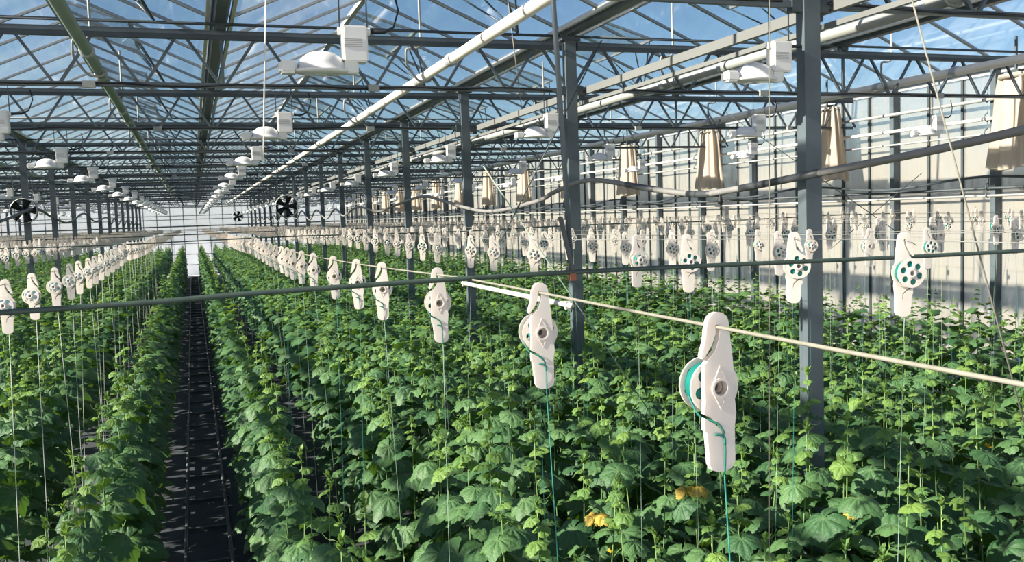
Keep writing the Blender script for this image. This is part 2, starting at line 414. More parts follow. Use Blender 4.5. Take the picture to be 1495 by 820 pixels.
for x0, nm, k0 in BAYS:
    n = 0
    for k in range(k0, 16):
        t = empty('lattice_truss', (x0, TY[k], 0))
        lab = ('%s galvanised lattice roof truss across the %s bay' % (ORD[n], nm)) 
        tag(t, lab, 'roof truss', 'roof trusses across the %s bay' % nm)
        ob('top_chord', top_me, t); ob('bottom_chord', bot_me, t); ob('drive_pipe', drv_me, t); ob('gutter_stool', stool_me, t)
        ob('power_cable', cables[k % 3], t)
        if k < 6:
            for m in br_me: ob('brace', m, t)
            for xx in (2.2 + (k % 3) * 0.5, 6.4 - (k % 2) * 0.8): ob('junction_box', jb_me, t, (xx, 0, 0))
        else:
            tag(ob('lattice', lat_me, t), kind='stuff')
        n += 1

# ------------------------------------------------------------------ roof vents with push rods
vf = MB(); L1 = 1.0; ca, sa = math.cos(math.radians(16)), math.sin(math.radians(16))
for y in (-1.1, 0, 1.1): vf.bar((0.03, y, 0), (L1 * ca, y, -L1 * sa), 0.035, 0.035, ALU)
vf.bar((L1 * ca, -1.12, -L1 * sa), (L1 * ca, 1.12, -L1 * sa), 0.045, 0.035, ALU).bar((0.03, -1.12, 0), (0.03, 1.12, 0), 0.04, 0.035, ALU)
vf_me = vf.mesh('frame'); vp_me = MB().bar((0.04, 0, 0.022), (L1 * ca, 0, 0.022 - L1 * sa), 2.16, 0.004, ROOFGLASS).mesh('vent_pane')
px_, pz_ = 1.35, 6.14 - (ZR + 0.07)
rods_me = [MB().tube([(px_, 0.0, pz_), (L1 * ca - 0.03, y, -L1 * sa - 0.02)], 0.012, STEEL, 6).mesh('push_rod', True) for y in (-1.05, -0.5, 0.5, 1.05)]
for gi, nm in ((2, 'outer left'), (3, 'left'), (4, 'middle'), (5, 'right'), (6, 'wall side')):
    xr = (GUT[gi] + GUT[gi + 1]) / 2
    n = 0
    for k in range(0 if gi > 2 else 3, 9):
        v = empty('roof_vent', (xr, TY[k], ZR + 0.07))
        tag(v, '%s slightly open glass roof vent along the %s ridge' % (ORD[n], nm), 'roof vent', 'roof vents along the %s ridge' % nm)
        ob('frame', vf_me, v); ob('vent_pane', vp_me, v)
        for r in rods_me: ob('push_rod', r, v)
        n += 1

# ------------------------------------------------------------------ heating pipes under the trusses
hook_me = MB().tube(catmull([(-0.05, 0, 1.0), (-0.05, 0, 0.6), (-0.05, 0, 0.40), (-0.065, 0, 0.33), (-0.12, 0, 0.305), (-0.20, 0, 0.30), (-0.225, 0, 0.27), (-0.225, 0, 0.15), (-0.20, 0, 0.09), (-0.11, 0, -0.04), (-0.04, 0, -0.068), (0.03, 0, -0.064), (0.06, 0, -0.03)], 4), 0.014, PIPE, 8).mesh('hook', True)
coup_me = MB().lathe([(0.0, -0.05), (0.066, -0.05), (0.068, -0.04), (0.068, 0.04), (0.066, 0.05), (0, 0.05)], ALU, 16, axis='Y').mesh('coupler', True)
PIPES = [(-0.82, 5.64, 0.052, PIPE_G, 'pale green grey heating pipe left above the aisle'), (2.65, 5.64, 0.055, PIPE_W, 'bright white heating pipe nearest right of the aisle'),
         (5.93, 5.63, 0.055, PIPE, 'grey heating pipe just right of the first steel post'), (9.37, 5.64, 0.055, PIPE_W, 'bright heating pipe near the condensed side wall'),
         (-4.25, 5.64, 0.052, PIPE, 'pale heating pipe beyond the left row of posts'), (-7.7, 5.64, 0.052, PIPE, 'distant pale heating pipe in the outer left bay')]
for x, z, r, m, lab in PIPES:
    p = empty('heating_pipe', (x, 0, z)); tag(p, lab, 'pipe', 'heating pipes under the roof')
    MB().tube([(0, 1.5, 0), (0, 30, 0), (0, 77.4, 0)], r, m, 16).build('tube', p, True)
    for k in range(-1, 16):
        if x < -3 and k < 3: continue
        if k >= 0: ob('hook', hook_me, p, (0, TY[k] + 0.12, 0))
        for d in ((-0.95, 0.45) if k < 4 else (0.45,)): 
            if TY[max(k, 0)] + d - (4.5 if k < 0 else 0) > 1.6: ob('coupler', coup_me, p, (0, (TY[k] if k >= 0 else 1.25) + d, 0))
CROP = mat('dull_grey_rail', (0.15, 0.155, 0.15), 0.5)
p = empty('crop_rail', (4.62, 0, 5.48)); tag(p, 'grey square rail beside the right posts at truss level', 'rail')
MB().box((0, 40, 0.0), (0.05, 75, 0.085), CROP).build('rail_bar', p); MB().box((0.02, 40, -0.13), (0.035, 75, 0.04), CROP).build('lower_bar', p)
ck = MB().box((0, 0, 0.01), (0.07, 0.10, 0.12), STEEL_D).mesh('clamp')
for k in range(16): ob('clamp', ck, p, (0, TY[k] + 0.2, -0.03))
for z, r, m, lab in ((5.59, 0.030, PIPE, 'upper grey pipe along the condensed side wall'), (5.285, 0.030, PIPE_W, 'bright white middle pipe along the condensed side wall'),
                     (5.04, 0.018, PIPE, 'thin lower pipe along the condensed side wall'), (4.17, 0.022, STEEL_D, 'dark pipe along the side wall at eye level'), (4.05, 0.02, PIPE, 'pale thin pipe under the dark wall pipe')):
    p = empty('wall_pipe', (12.19 if z > 4.5 else 12.22, 0, z)); tag(p, lab, 'pipe', 'pipes along the side wall')
    MB().tube([(0, 2.5, 0), (0, 40, 0), (0, 77.3, 0)], r, m, 10).build('tube', p, True)
    jk = MB().tube(catmull([(0.02, 0, 0.22), (0.02, 0, 0.1), (-0.03, 0, 0.07), (-0.045, 0, 0), (0, 0, -r - 0.008), (0.03, 0, -0.02)], 3), 0.009, STEEL, 6).mesh('hook', True)
    for k in range(14): ob('hook', jk, p, (0, TY[k] + 1.2, 0))

# white plastic pipe lying low beside the right posts
p = empty('plastic_pipe', (4.295, 0, 2.88)); tag(p, 'white plastic pipe fixed low between the second and third right posts', 'pipe')
MB().tube([(0, 10.15, 0), (0, 14.85, 0)], 0.034, PIPE_W, 12).build('tube', p, True)
for y in (10.25, 14.75): MB().box((0.0, y, 0), (0.085, 0.05, 0.10), PIPE_W).build('bracket', p)

# ------------------------------------------------------------------ hoses hung in waves along the post rows
def hose(x, pts, lab, r, m, bands):
    p = empty('hose', (x, 0, 0)); tag(p, lab, 'hose', 'hoses hung in waves along the posts')
    path = catmull([(0, a, b) for a, b in pts], 6)
    MB().tube(path, r, m, 10).build('tube', p, True)
    for f0, f1 in bands:
        i0, i1 = int(f0 * (len(path) - 1)), int(f1 * (len(path) - 1))
        MB().tube(path[i0:i1 + 1], r * 1.12, HOSE_D, 10).build('tape_wrap', p, True)
    return p
rp = [(1.6, 4.62), (2.7, 4.47), (3.63, 4.37), (4.43, 4.295), (5.4, 4.225), (6.55, 4.144), (7.1, 4.129), (8.02, 4.22), (9.34, 4.36), (10.38, 4.27), (11.1, 4.16), (13.2, 4.07), (15.6, 4.285), (17.2, 4.417), (19.7, 4.3), (21.7, 4.2), (24.5, 4.36), (26.9, 4.15)]
for k in range(5, 15): rp += [(TY[k] + 0.3, 4.42 + 0.05 * math.sin(k * 2.1)), (TY[k] + 2.4, 4.12 + 0.05 * math.cos(k * 1.7))]
rp = sorted(rp)
hz = hose(4.22, rp, 'grey hose hung in waves along the right posts with dark tape wraps', 0.027, HOSE, [(0.11, 0.135), (0.15, 0.17), (0.185, 0.2)])
MB().lathe([(0, -0.10), (0.022, -0.09), (0.025, -0.06), (0.012, -0.045), (0.012, 0.0), (0, 0.0)], BLACK, 12, c=(0, 6.7, 4.13)).build('drip_sensor', hz, True)
lp_ = [(15.5, 4.2), (18.0, 4.12), (20.3, 4.26), (24.0, 4.53), (26.7, 4.36), (30.0, 4.23), (34.3, 4.56), (38.0, 4.3), (43.0, 4.5), (45.4, 4.22), (47.0, 4.5), (49.5, 4.2), (52.0, 4.5), (54, 4.2), (56.5, 4.5), (58.8, 4.2), (61, 4.5), (63.3, 4.2), (65.5, 4.5), (68, 4.2), (70, 4.5)]
hose(-3.45, lp_, 'dark hose hung in waves along the left posts', 0.03, STEEL_D, [])
wp = []
for k in range(-1, 15): wp += [(5.75 + 4.5 * k + 1.1, 4.36), (5.75 + 4.5 * k + 3.3, 4.22)]
hose(12.05, wp, 'dark thin hose hung in waves along the condensed side wall', 0.022, STEEL_D, [])

# ------------------------------------------------------------------ pleated plastic sheets tied up at the side wall
def bundle(seed):
    r = random.Random(seed); n = 56; m = MB(); vs = []; fs = []
    ph = [r.uniform(0, 6.28) for _ in range(4)]
    prof = [(1.0, 0.135), (0.9, 0.15), (0.75, 0.165), (0.5, 0.18), (0.25, 0.205), (0.0, 0.23)]
    for t, R in prof:
        for j in range(n):
            a = 2 * math.pi * j / n
            q = 1 + 0.10 * math.sin(9 * a + ph[0] + 0.6 * t) + 0.07 * math.sin(14 * a + ph[1]) + 0.05 * math.sin(5 * a + ph[2] - t)
            R_ = R * 1.75; vs.append((R_ * 0.6 * q * math.cos(a), R_ * 1.15 * q * math.sin(a), t * 1.42 + (0.03 * math.sin(3 * a + ph[3]) if t == 0 else 0)))
    for i in range(len(prof) - 1):
        for j in range(n): fs.append((i * n + j, i * n + (j + 1) % n, (i + 1) * n + (j + 1) % n, (i + 1) * n + j)[::-1])
    return m.add(vs, fs, SHEET).mesh('pleated_sheet', True)
bm_ = [bundle(s) for s in range(3)]
tie_me = MB().lathe([(0.24, -0.02), (0.265, 0), (0.24, 0.02)], ROPE, 20, c=(0, 0, 1.36), sx=0.8, sy=1.15).mesh('tie', True)
hr_me = MB().bar((0, 0, 1.45), (0, 0, 1.97), 0.03, 0.03, STEEL).mesh('hanging_rod')
head_me = MB().box((0, 0, 1.44), (0.14, 0.2, 0.07), STEEL_D).mesh('hanging_clamp')
for k in range(0, 13):
    b = empty('sheet_bundle', (11.88, 10.62 + 4.35 * k, 4.46))
    tag(b, '%s beige pleated plastic sheet gathered beside the side wall' % ORD[k], 'plastic sheet', 'gathered sheets by the side wall')
    ob('pleated_sheet', bm_[k % 3], b); ob('tie', tie_me, b); ob('hanging_clamp', head_me, b); ob('hanging_rod', hr_me, b)

# ------------------------------------------------------------------ grow lamps
def dome_prof():
    return [(0.168, 0.0), (0.176, 0.006), (0.172, 0.016), (0.150, 0.022), (0.143, 0.055), (0.122, 0.09), (0.08, 0.118), (0.03, 0.130), (0.0, 0.131)]
lm_ = {}
lm_['reflector'] = MB().lathe(dome_prof(), LAMPW, 28, sy=0.72).lathe([(0.132, 0.012), (0.10, 0.07), (0.0, 0.098)][::-1], LAMPW, 28, sy=0.72).mesh('reflector', True)
lm_['lens'] = MB().lathe([(0.0, 0.004), (0.166, 0.004), (0.160, -0.004), (0.0, -0.006)], GLOVE, 28, sy=0.72).mesh('lens', True)
def bevel_box(c, d, m, bev):
    bm = bmesh.new(); bmesh.ops.create_cube(bm, size=1.0)
    for v in bm.verts: v.co = Vector((v.co.x * d[0] + c[0], v.co.y * d[1] + c[1], v.co.z * d[2] + c[2]))
    bmesh.ops.bevel(bm, geom=list(bm.edges), offset=bev, segments=2, affect='EDGES')
    me = bpy.data.meshes.new('box'); bm.to_mesh(me); bm.free(); me.materials.append(m); return me
lm_['end_cap'] = bevel_box((-0.205, 0, 0.028), (0.105, 0.10, 0.078), LAMPW, 0.014)
lm_['ballast_box'] = bevel_box((0.205, -0.01, 0.172), (0.155, 0.11, 0.222), LAMPW, 0.010)
lm_['bracket'] = bevel_box((0.175, 0, 0.032), (0.095, 0.09, 0.078), LAMPW, 0.008)
lm_['knob'] = MB().tube([(0.105, -0.01, 0.255), (0.135, -0.01, 0.255)], 0.024, LAMPW, 12).tube([(0.275, -0.01, 0.255), (0.305, -0.01, 0.255)], 0.024, LAMPW, 12).mesh('knobs')
vent = MB()
for i in range(5): vent.box((0.19, -0.0665, 0.155 + i * 0.011), (0.115, 0.003, 0.004), PRINT)
lm_['vent_slot'] = vent.mesh('vent_slots')
lm_['plug'] = MB().tube([(0.30, -0.01, 0.255), (0.40, -0.01, 0.258), (0.46, 0.0, 0.29), (0.50, 0.02, 0.40), (0.48, 0.03, 0.50)], [0.014, 0.012, 0.006, 0.006, 0.006], BLACK, 7).mesh('plug', True)
lm_['hanger_rod'] = MB().tube([(0, 0, 0.26), (0, 0, 0.56)], 0.005, STEEL, 6).mesh('hanger_rod', True)
far_l = MB().lathe(dome_prof(), LAMPW, 14, sy=0.72).box((-0.205, 0, 0.028), (0.105, 0.10, 0.078), LAMPW).box((0.205, -0.01, 0.172), (0.155, 0.11, 0.222), LAMPW).box((0.175, 0, 0.032), (0.095, 0.09, 0.078), LAMPW).box((0.12, 0, 0.40), (0.01, 0.01, 0.3), STEEL).box((0.29, 0, 0.40), (0.01, 0.01, 0.3), STEEL)
far_l_me = far_l.mesh('grow_lamp')
LROWS = [(-10.7, 6, 'in the outermost left lamp row'), (-7.8, 4, 'in the outer left lamp row'), (-4.85, 2, 'just beyond the left posts'), (-1.93, 1, 'left of the aisle'), (0.81, 0, 'right of the aisle'), (3.93, 0, 'along the right posts'), (6.85, 0, 'in the right bay'), (9.8, 1, 'nearest the side wall')]
for x, k0, nm in LROWS:
    n = 0
    for k in range(k0, 16):
        z0 = 4.915
        lab = '%s white grow lamp hanging %s' % (ORD[n], nm)
        grp = 'white grow lamps hanging ' + nm
        if k < 7:
            l = empty('grow_lamp', (x, TY[k], z0)); tag(l, lab, 'lamp', grp)
            for pn in ('reflector', 'lens', 'end_cap', 'ballast_box', 'bracket', 'plug'): 
                c = ob(pn, lm_[pn], l)
            tag(ob('knob', lm_['knob'], l), kind='stuff')
            if k < 4: tag(ob('vent_slot', lm_['vent_slot'], l), kind='stuff')
            for xx in (0.12, 0.29): ob('hanger_rod', lm_['hanger_rod'], l, (xx, -0.01, 0))
        else:
            l = ob('grow_lamp', far_l_me, None, (x, TY[k], z0)); tag(l, lab, 'lamp', grp)
        n += 1

# ------------------------------------------------------------------ circulation fans
ring_me = MB().lathe([(0.27, -0.09), (0.285, -0.09), (0.275, 0.0), (0.285, 0.09), (0.27, 0.09), (0.262, 0.0), (0.27, -0.09)], BLACK, 32, axis='Y').mesh('ring', True)
rim_me = MB().lathe([(0.275, -0.10), (0.288, -0.10), (0.288, -0.085), (0.275, -0.085), (0.275, -0.10)], LAMPW, 32, axis='Y').mesh('rim', True)
hub_me = MB().lathe([(0.0, -0.07), (0.06, -0.065), (0.075, -0.02), (0.075, 0.10), (0.0, 0.11)], BLACK, 20, axis='Y').mesh('hub', True)
bl = MB(); n = 6; vs = []
for i in range(n):
    r = 0.06 + 0.195 * i / (n - 1); tw = math.radians(48 - 22 * i / (n - 1)); wd_ = 0.05 + 0.05 * i / (n - 1)
    for s in (-1, 1):
        for q in (-0.003, 0.003): vs.append((s * wd_ * math.cos(tw) + q * math.sin(tw), s * wd_ * math.sin(tw) * 0.7 + q, r))
fs = []
for i in range(n - 1):
    a, b = i * 4, i * 4 + 4
    fs += [(a, a + 2, b + 2, b), (a + 1, b + 1, b + 3, a + 3), (a, b, b + 1, a + 1), (a + 2, a + 3, b + 3, b + 2)]
fs += [(0, 1, 3, 2), (n * 4 - 4, n * 4 - 2, n * 4 - 1, n * 4 - 3)]
blade_me = bl.add(vs, fs, BLACK).mesh('blade', True)
for x, y, z, lab in ((2.29, 23.75, 4.42, 'black round fan with pale rim hanging right of the aisle'), (2.34, 50.75, 4.44, 'small distant black fan hanging near the bright gable wall'), (-3.62, 23.55, 4.48, 'black round fan half hidden behind a left post')):
    f = empty('fan', (x, y, z)); tag(f, lab, 'fan', 'circulation fans')
    ob('ring', ring_me, f); ob('rim', rim_me, f); ob('hub', hub_me, f)
    for i in range(5):
        b = ob('blade', blade_me, f); b.rotation_euler.y = 2 * math.pi * i / 5 + 0.3
    for s in (-1, 1): MB().tube([(s * 0.2, 0, 0.19), (s * 0.2, 0, ZB - z - 0.02)], 0.007, STEEL, 6).build('hanger_rod', f)

# ------------------------------------------------------------------ aisle rails
rl = empty('rail_track', (-0.02, 0, 0)); tag(rl, 'dark pipe rail track with cross ties along the aisle floor', 'rail track')
for s in (-1, 1): MB().tube([(s * 0.26, 3.0, 0.075), (s * 0.26, 76.5, 0.075)], 0.026, RAIL, 12).build('rail', rl, True)
tie = MB().box((0, 0, 0.025), (0.62, 0.05, 0.05), STEEL_D).box((-0.26, 0, 0.045), (0.05, 0.06, 0.03), STEEL_D).box((0.26, 0, 0.045), (0.05, 0.06, 0.03), STEEL_D).mesh('cross_tie')
y = 4.6
while y < 76: ob('cross_tie', tie, rl, (0, y, 0)); y += 1.31

# ------------------------------------------------------------------ cross cables, wires, stray rods and strings
CAB = [2.6, 13.3, 24.0, 34.7, 45.4, 56.1, 66.8]
for i, y in enumerate(CAB):
    zz = 3.80 if i == 0 else 3.795
    pts = [(-19.5, y, zz)] + [(x, y, zz + 0.012 * math.sin(x * 1.3)) for x in np.arange(-12, 12.1, 0.75)] + [(12.3, y, zz)]
    if i == 0: pts = [(x, y, (3.795 if x < 0 else 3.80) + 0.018 * math.exp(-(x - 1.0) ** 2 / 1.2)) for x in np.arange(-3.6, 4.5, 0.25)]
    o = MB().tube(pts, 0.0075 if i == 0 else 0.009, CABLE_G, 8).build('cross_cable', None, True)
    tag(o, ('thick dark cross cable nearest the camera carrying the crop wires', 'second dark cross cable beyond the hanging spools')[i] if i < 2 else '%s dark cross cable far along the rows' % ORD[i], 'cable', 'cross cables')
def wire_z(x, y):
    ys = [0.2] + CAB + [77]
    for a, b in zip(ys[:-1], ys[1:]):
        if a <= y <= b:
            t = (y - a) / (b - a); return 3.815 - (0.055 if a >= 2.6 else 0.004) * 4 * t * (1 - t)
    return 3.815
WX = {0.78: 0.0, 2.05: 0.07, 3.2: 0.05, 4.3: 0.03, 5.5: 0.06, 6.7: 0.06, 7.9: 0.05, 9.1: 0.07, 10.3: 0.05, 11.3: 0.06, -0.84: -0.02, -2.1: 0.0, -3.3: 0.02, -4.5: 0.02, -5.7: 0.03, -6.9: 0.02, -8.2: 0.03, -9.5: 0.03}
WN = {0.78: 'first wire right of the aisle', 2.05: 'second wire right of the aisle', 3.2: 'third wire right of the aisle', 4.3: 'wire along the right posts', 5.5: 'first wire past the right posts', 6.7: 'second wire past the right posts',
      7.9: 'third wire past the right posts', 9.1: 'fourth wire past the right posts', 10.3: 'second wire from the side wall', 11.3: 'wire nearest the side wall', -0.84: 'first wire left of the aisle', -2.1: 'second wire left of the aisle',
      -3.3: 'wire along the left posts', -4.5: 'first wire past the left posts', -5.7: 'second wire past the left posts', -6.9: 'third wire past the left posts', -8.2: 'fourth wire past the left posts', -9.5: 'outermost left wire'}
for x, up in WX.items():
    y0 = 0.35 if x == 0.78 else (1.2 if x > 0 else 3.0)
    pts = [(x, y, wire_z(x, y) + up) for y in np.concatenate([np.arange(y0, 14, 0.6), np.arange(14, 77.3, 2.2), [77.4]])]
    rr = 0.0031 if x == 0.78 else 0.0018
    o = MB().tube(pts, rr, ROPE if x == 0.78 else WIRE, 7).build('crop_wire', None, True)
    tag(o, 'taut pale crop wire, the ' + WN[x], 'wire', 'crop wires above the rows')

o = MB().tube([(1.04, 2.6, 6.1), (1.069, 2.6, 4.644), (1.104, 2.6, 3.79)], 0.0085, RUST if False else STEEL, 8).build('tie_rod', None, True); tag(o, 'long grey tie rod holding up the nearest cross cable', 'rod')
cl = MB().box((1.104, 2.6, 3.803), (0.019, 0.022, 0.022), RUST).build('cable_clamp'); tag(cl, 'rusty clamp where the tie rod meets the cross cable', 'clamp')
o = MB().bar((1.062, 2.58, 3.99), (1.098, 2.58, 3.825), 0.014, 0.010, HOSE_D).build('strap'); tag(o, 'short dark slanting strap beside the tie rod', 'strap')
def strand(nm, a, b, r, m, lab, cat):
    o = MB().tube([a, b], r, m, 6).build(nm, None, True); tag(o, lab, cat); return o
strand('stay_rope', (2.56, 2.9, 5.22), (3.43, 2.9, 2.66), 0.004, ROPE, 'long pale rope slanting down at the right edge', 'rope')
strand('support_string', (2.28, 3.2, 5.9), (2.21, 3.2, 1.7), 0.0024, ROPE, 'straight white string just left of the nearest right post', 'string')
strand('hanging_wire', (0.50, 5.72, 5.43), (0.43, 5.72, 4.38), 0.0045, PIPE_W, 'white wire hanging from the roof left of the nearest lamp', 'wire')
strand('slanting_string', (2.23, 7.0, 4.40), (3.65, 7.0, 2.28), 0.005, STRING, 'pale string slanting behind the tie rod to the right post', 'string')
strand('brace_wire', (3.3, 7.0, 5.42), (2.36, 7.0, 3.80), 0.006, STEEL_D, 'dark brace wire slanting down left of the tie rod', 'wire')
strand('brace_wire', (7.4, 11.6, 5.4), (10.9, 11.6, 3.3), 0.006, STEEL_D, 'dark brace wire slanting before the side wall', 'wire')
strand('brace_wire', (11.2, 11.8, 4.45), (9.4, 11.8, 3.3), 0.006, STEEL_D, 'dark brace wire leaning left before the side wall', 'wire')
strand('brace_wire', (-3.9, 16.5, 4.6), (-3.2, 18.5, 3.4), 0.006, STEEL_D, 'dark brace wire slanting at the left edge', 'wire')
strand('gutter_string', (2.62, 7.4, 5.9), (2.72, 7.4, 4.9), 0.004, ROPE, 'thin string hanging beside the bright heating pipe', 'string')

# ------------------------------------------------------------------ string hangers with spools
def extrude_outline(outer, holes, y0, y1, m):
    bm = bmesh.new(); edges = []
    for loop in [outer] + holes:
        vs = [bm.verts.new((x, y0, z)) for x, z in loop]
        edges += [bm.edges.new((vs[i], vs[(i + 1) % len(vs)])) for i in range(len(vs))]
    bmesh.ops.triangle_fill(bm, use_beauty=True, use_dissolve=False, edges=edges)
    r = bmesh.ops.extrude_face_region(bm, geom=list(bm.faces))
    for v in [g for g in r['geom'] if isinstance(g, bmesh.types.BMVert)]: v.co.y = y1
    bmesh.ops.recalc_face_normals(bm, faces=list(bm.faces))
    me = bpy.data.meshes.new('m'); bm.to_mesh(me); bm.free(); me.materials.append(m); return me
def circ(cx, cz, r, n, ph=0.0): return [(cx + r * math.cos(2 * math.pi * i / n + ph), cz + r * math.sin(2 * math.pi * i / n + ph)) for i in range(n)]
SPZ = -0.098
# outline of the plate in x,z with the wire hook's slit (wire at 0,0)
OUT = [(0.0, 0.024), (0.010, 0.0225), (0.018, 0.016), (0.021, 0.006), (0.023, -0.02), (0.026, -0.05), (0.0275, -0.085), (0.0275, -0.118), (0.0295, -0.140), (0.0255, -0.165), (0.0250, -0.200),
       (0.0245, -0.220), (0.019, -0.2295), (0.008, -0.234), (-0.008, -0.234), (-0.019, -0.2295), (-0.0235, -0.220), (-0.0245, -0.195), (-0.0265, -0.168),
       (-0.0300, -0.163), (-0.0300, -0.1435), (-0.0120, -0.1545), (0.0, -0.166), (0.003, -0.180), (0.0055, -0.180), (0.004, -0.163), (-0.010, -0.149), (-0.0295, -0.1375),
       (-0.0270, -0.118), (-0.0270, -0.085), (-0.0255, -0.058), (-0.0190, -0.050), (-0.0060, -0.038), (0.0015, -0.020), (0.0040, -0.006), (0.0040, 0.0040), (-0.0035, 0.0045),
       (-0.0040, -0.0100), (-0.0110, -0.0270), (-0.0230, -0.0425), (-0.0290, -0.0485), (-0.0315, -0.0440), (-0.0235, -0.020), (-0.0195, 0.004), (-0.0150, 0.0165), (-0.0075, 0.0225)]
plate_m = extrude_outline(OUT, [circ(0.001, SPZ, 0.0125, 20)], -0.0055, 0.0055, WHITE)
boss = extrude_outline(circ(0.001, SPZ, 0.0165, 24), [circ(0.001, SPZ, 0.0122, 20)], -0.0085, -0.005, WHITE)
rib = extrude_outline([(0.001, SPZ + 0.036), (0.0185, SPZ), (0.001, SPZ - 0.036), (-0.0165, SPZ)], [[(0.001, SPZ + 0.032), (0.0166, SPZ), (0.001, SPZ - 0.032), (-0.0146, SPZ)]], -0.0068, -0.005, WHITE)
def flange(y0, y1): return extrude_outline(circ(0, SPZ, 0.0445, 40), [circ(0.0275 * math.cos(a), SPZ + 0.0275 * math.sin(a), 0.0098, 14) for a in [math.pi / 3 * i + 0.3 for i in range(6)]] + [circ(0, SPZ, 0.007, 12)], y0, y1, WHITE)
hubm = MB().lathe([(0.0165, 0.0), (0.0165, 0.048), (0.0075, 0.052), (0.0075, 0.0)], WHITE, 20, c=(0, 0, SPZ), axis='Y').mesh('spool_hub', True)
wind = MB().lathe([(0.017, 0.0), (0.036, 0.0), (0.0375, 0.006), (0.0365, 0.012), (0.0378, 0.018), (0.0368, 0.024), (0.036, 0.0295), (0.017, 0.0295)], TEAL, 32, c=(0, 0.0, SPZ), axis='Y').mesh('wound_twine', True)
wind_thin = MB().lathe([(0.016, 0.0), (0.024, 0.002), (0.0245, 0.014), (0.024, 0.027), (0.016, 0.0295)], TEAL, 28, c=(0, 0.0, SPZ), axis='Y').mesh('wound_twine', True)
wind_pale = MB().lathe([(0.016, 0.0), (0.028, 0.002), (0.0285, 0.014), (0.028, 0.027), (0.016, 0.0295)], mat('pale_teal_twine', (0.35, 0.62, 0.66), 0.5, noise=0.2, nscale=60), 28, c=(0, 0.0, SPZ), axis='Y').mesh('wound_twine', True)
flA, flB = flange(0.009, 0.012), flange(0.0425, 0.0455)
cord_m = MB().tube(catmull([(-0.040, 0.025, SPZ - 0.012), (-0.032, 0.006, -0.142), (-0.010, -0.0068, -0.152), (0.003, -0.0075, -0.168), (0.0045, 0.0, -0.180), (0.0045, -0.008, -0.188), (0.004, -0.008, -0.215), (0.004, -0.004, -0.24)], 4), 0.0016, STRING_T, 6).tube(catmull([(-0.013, -0.0075, -0.172), (-0.004, -0.009, -0.173), (0.003, -0.009, -0.178), (0.0045, -0.008, -0.19)], 4), 0.0022, STRING_T, 6).mesh('cord', True)
def twine_mesh(seed, r, m, L=1.75):
    q = random.Random(seed); dx, dy = q.uniform(-0.12, 0.12), q.uniform(-0.22, 0.22)
    n = 7
    return MB().tube([(0.004 + dx * (i / n) , -0.004 + dy * (i / n), -0.238 - L * i / n) for i in range(n + 1)], r, m, 5).mesh('twine', True)
TW = [twine_mesh(s, 0.0010, (STRING, STRING_T, STRING)[s % 3]) for s in range(8)]
TW_L = [twine_mesh(50 + s, 0.0017, STRING_W) for s in range(3)]
TW_N = twine_mesh(99, 0.0013, STRING_T, 1.9)
simple = MB()
simple.add([(x, -0.005, z) for x, z in [(-.02, .02), (.02, .02), (.027, -.08), (.027, -.14), (.024, -.234), (-.024, -.234), (-.027, -.14), (-.027, -.08)]] + [(x, 0.005, z) for x, z in [(-.02, .02), (.02, .02), (.027, -.08), (.027, -.14), (.024, -.234), (-.024, -.234), (-.027, -.14), (-.027, -.08)]],
           [tuple(range(8)), tuple(range(15, 7, -1))] + [(i, 8 + i, 8 + (i + 1) % 8, (i + 1) % 8) for i in range(8)], WHITE)
simple_v, simple_f = list(simple.v), list(simple.f)
def simple_hanger(face, w_m):
    m = MB(); m.add(simple_v, simple_f, WHITE)
    s = -1 if face else 1
    m.lathe([(0.0, 0.009), (0.0445, 0.009), (0.0445, 0.012), (0.034, 0.0125), (0.034, 0.042), (0.0445, 0.0425), (0.0445, 0.0455), (0.0, 0.0455)], WHITE, 14, c=(0, 0, SPZ), axis='Y')
    m.lathe([(0.0345, 0.013), (0.0345, 0.042)], w_m, 14, c=(0, 0, SPZ), axis='Y')
    if face: m.v = [(-x, -y, z) for x, y, z in m.v]
    # dark holes are the gaps seen through the flange: small recessed rings
    return m
sim = {(fc, i): simple_hanger(fc, (WHITE, TEAL)[i]) for fc in (0, 1) for i in (0, 1)}
sim_me = {k_: v_.mesh('string_hanger') for k_, v_ in sim.items()}

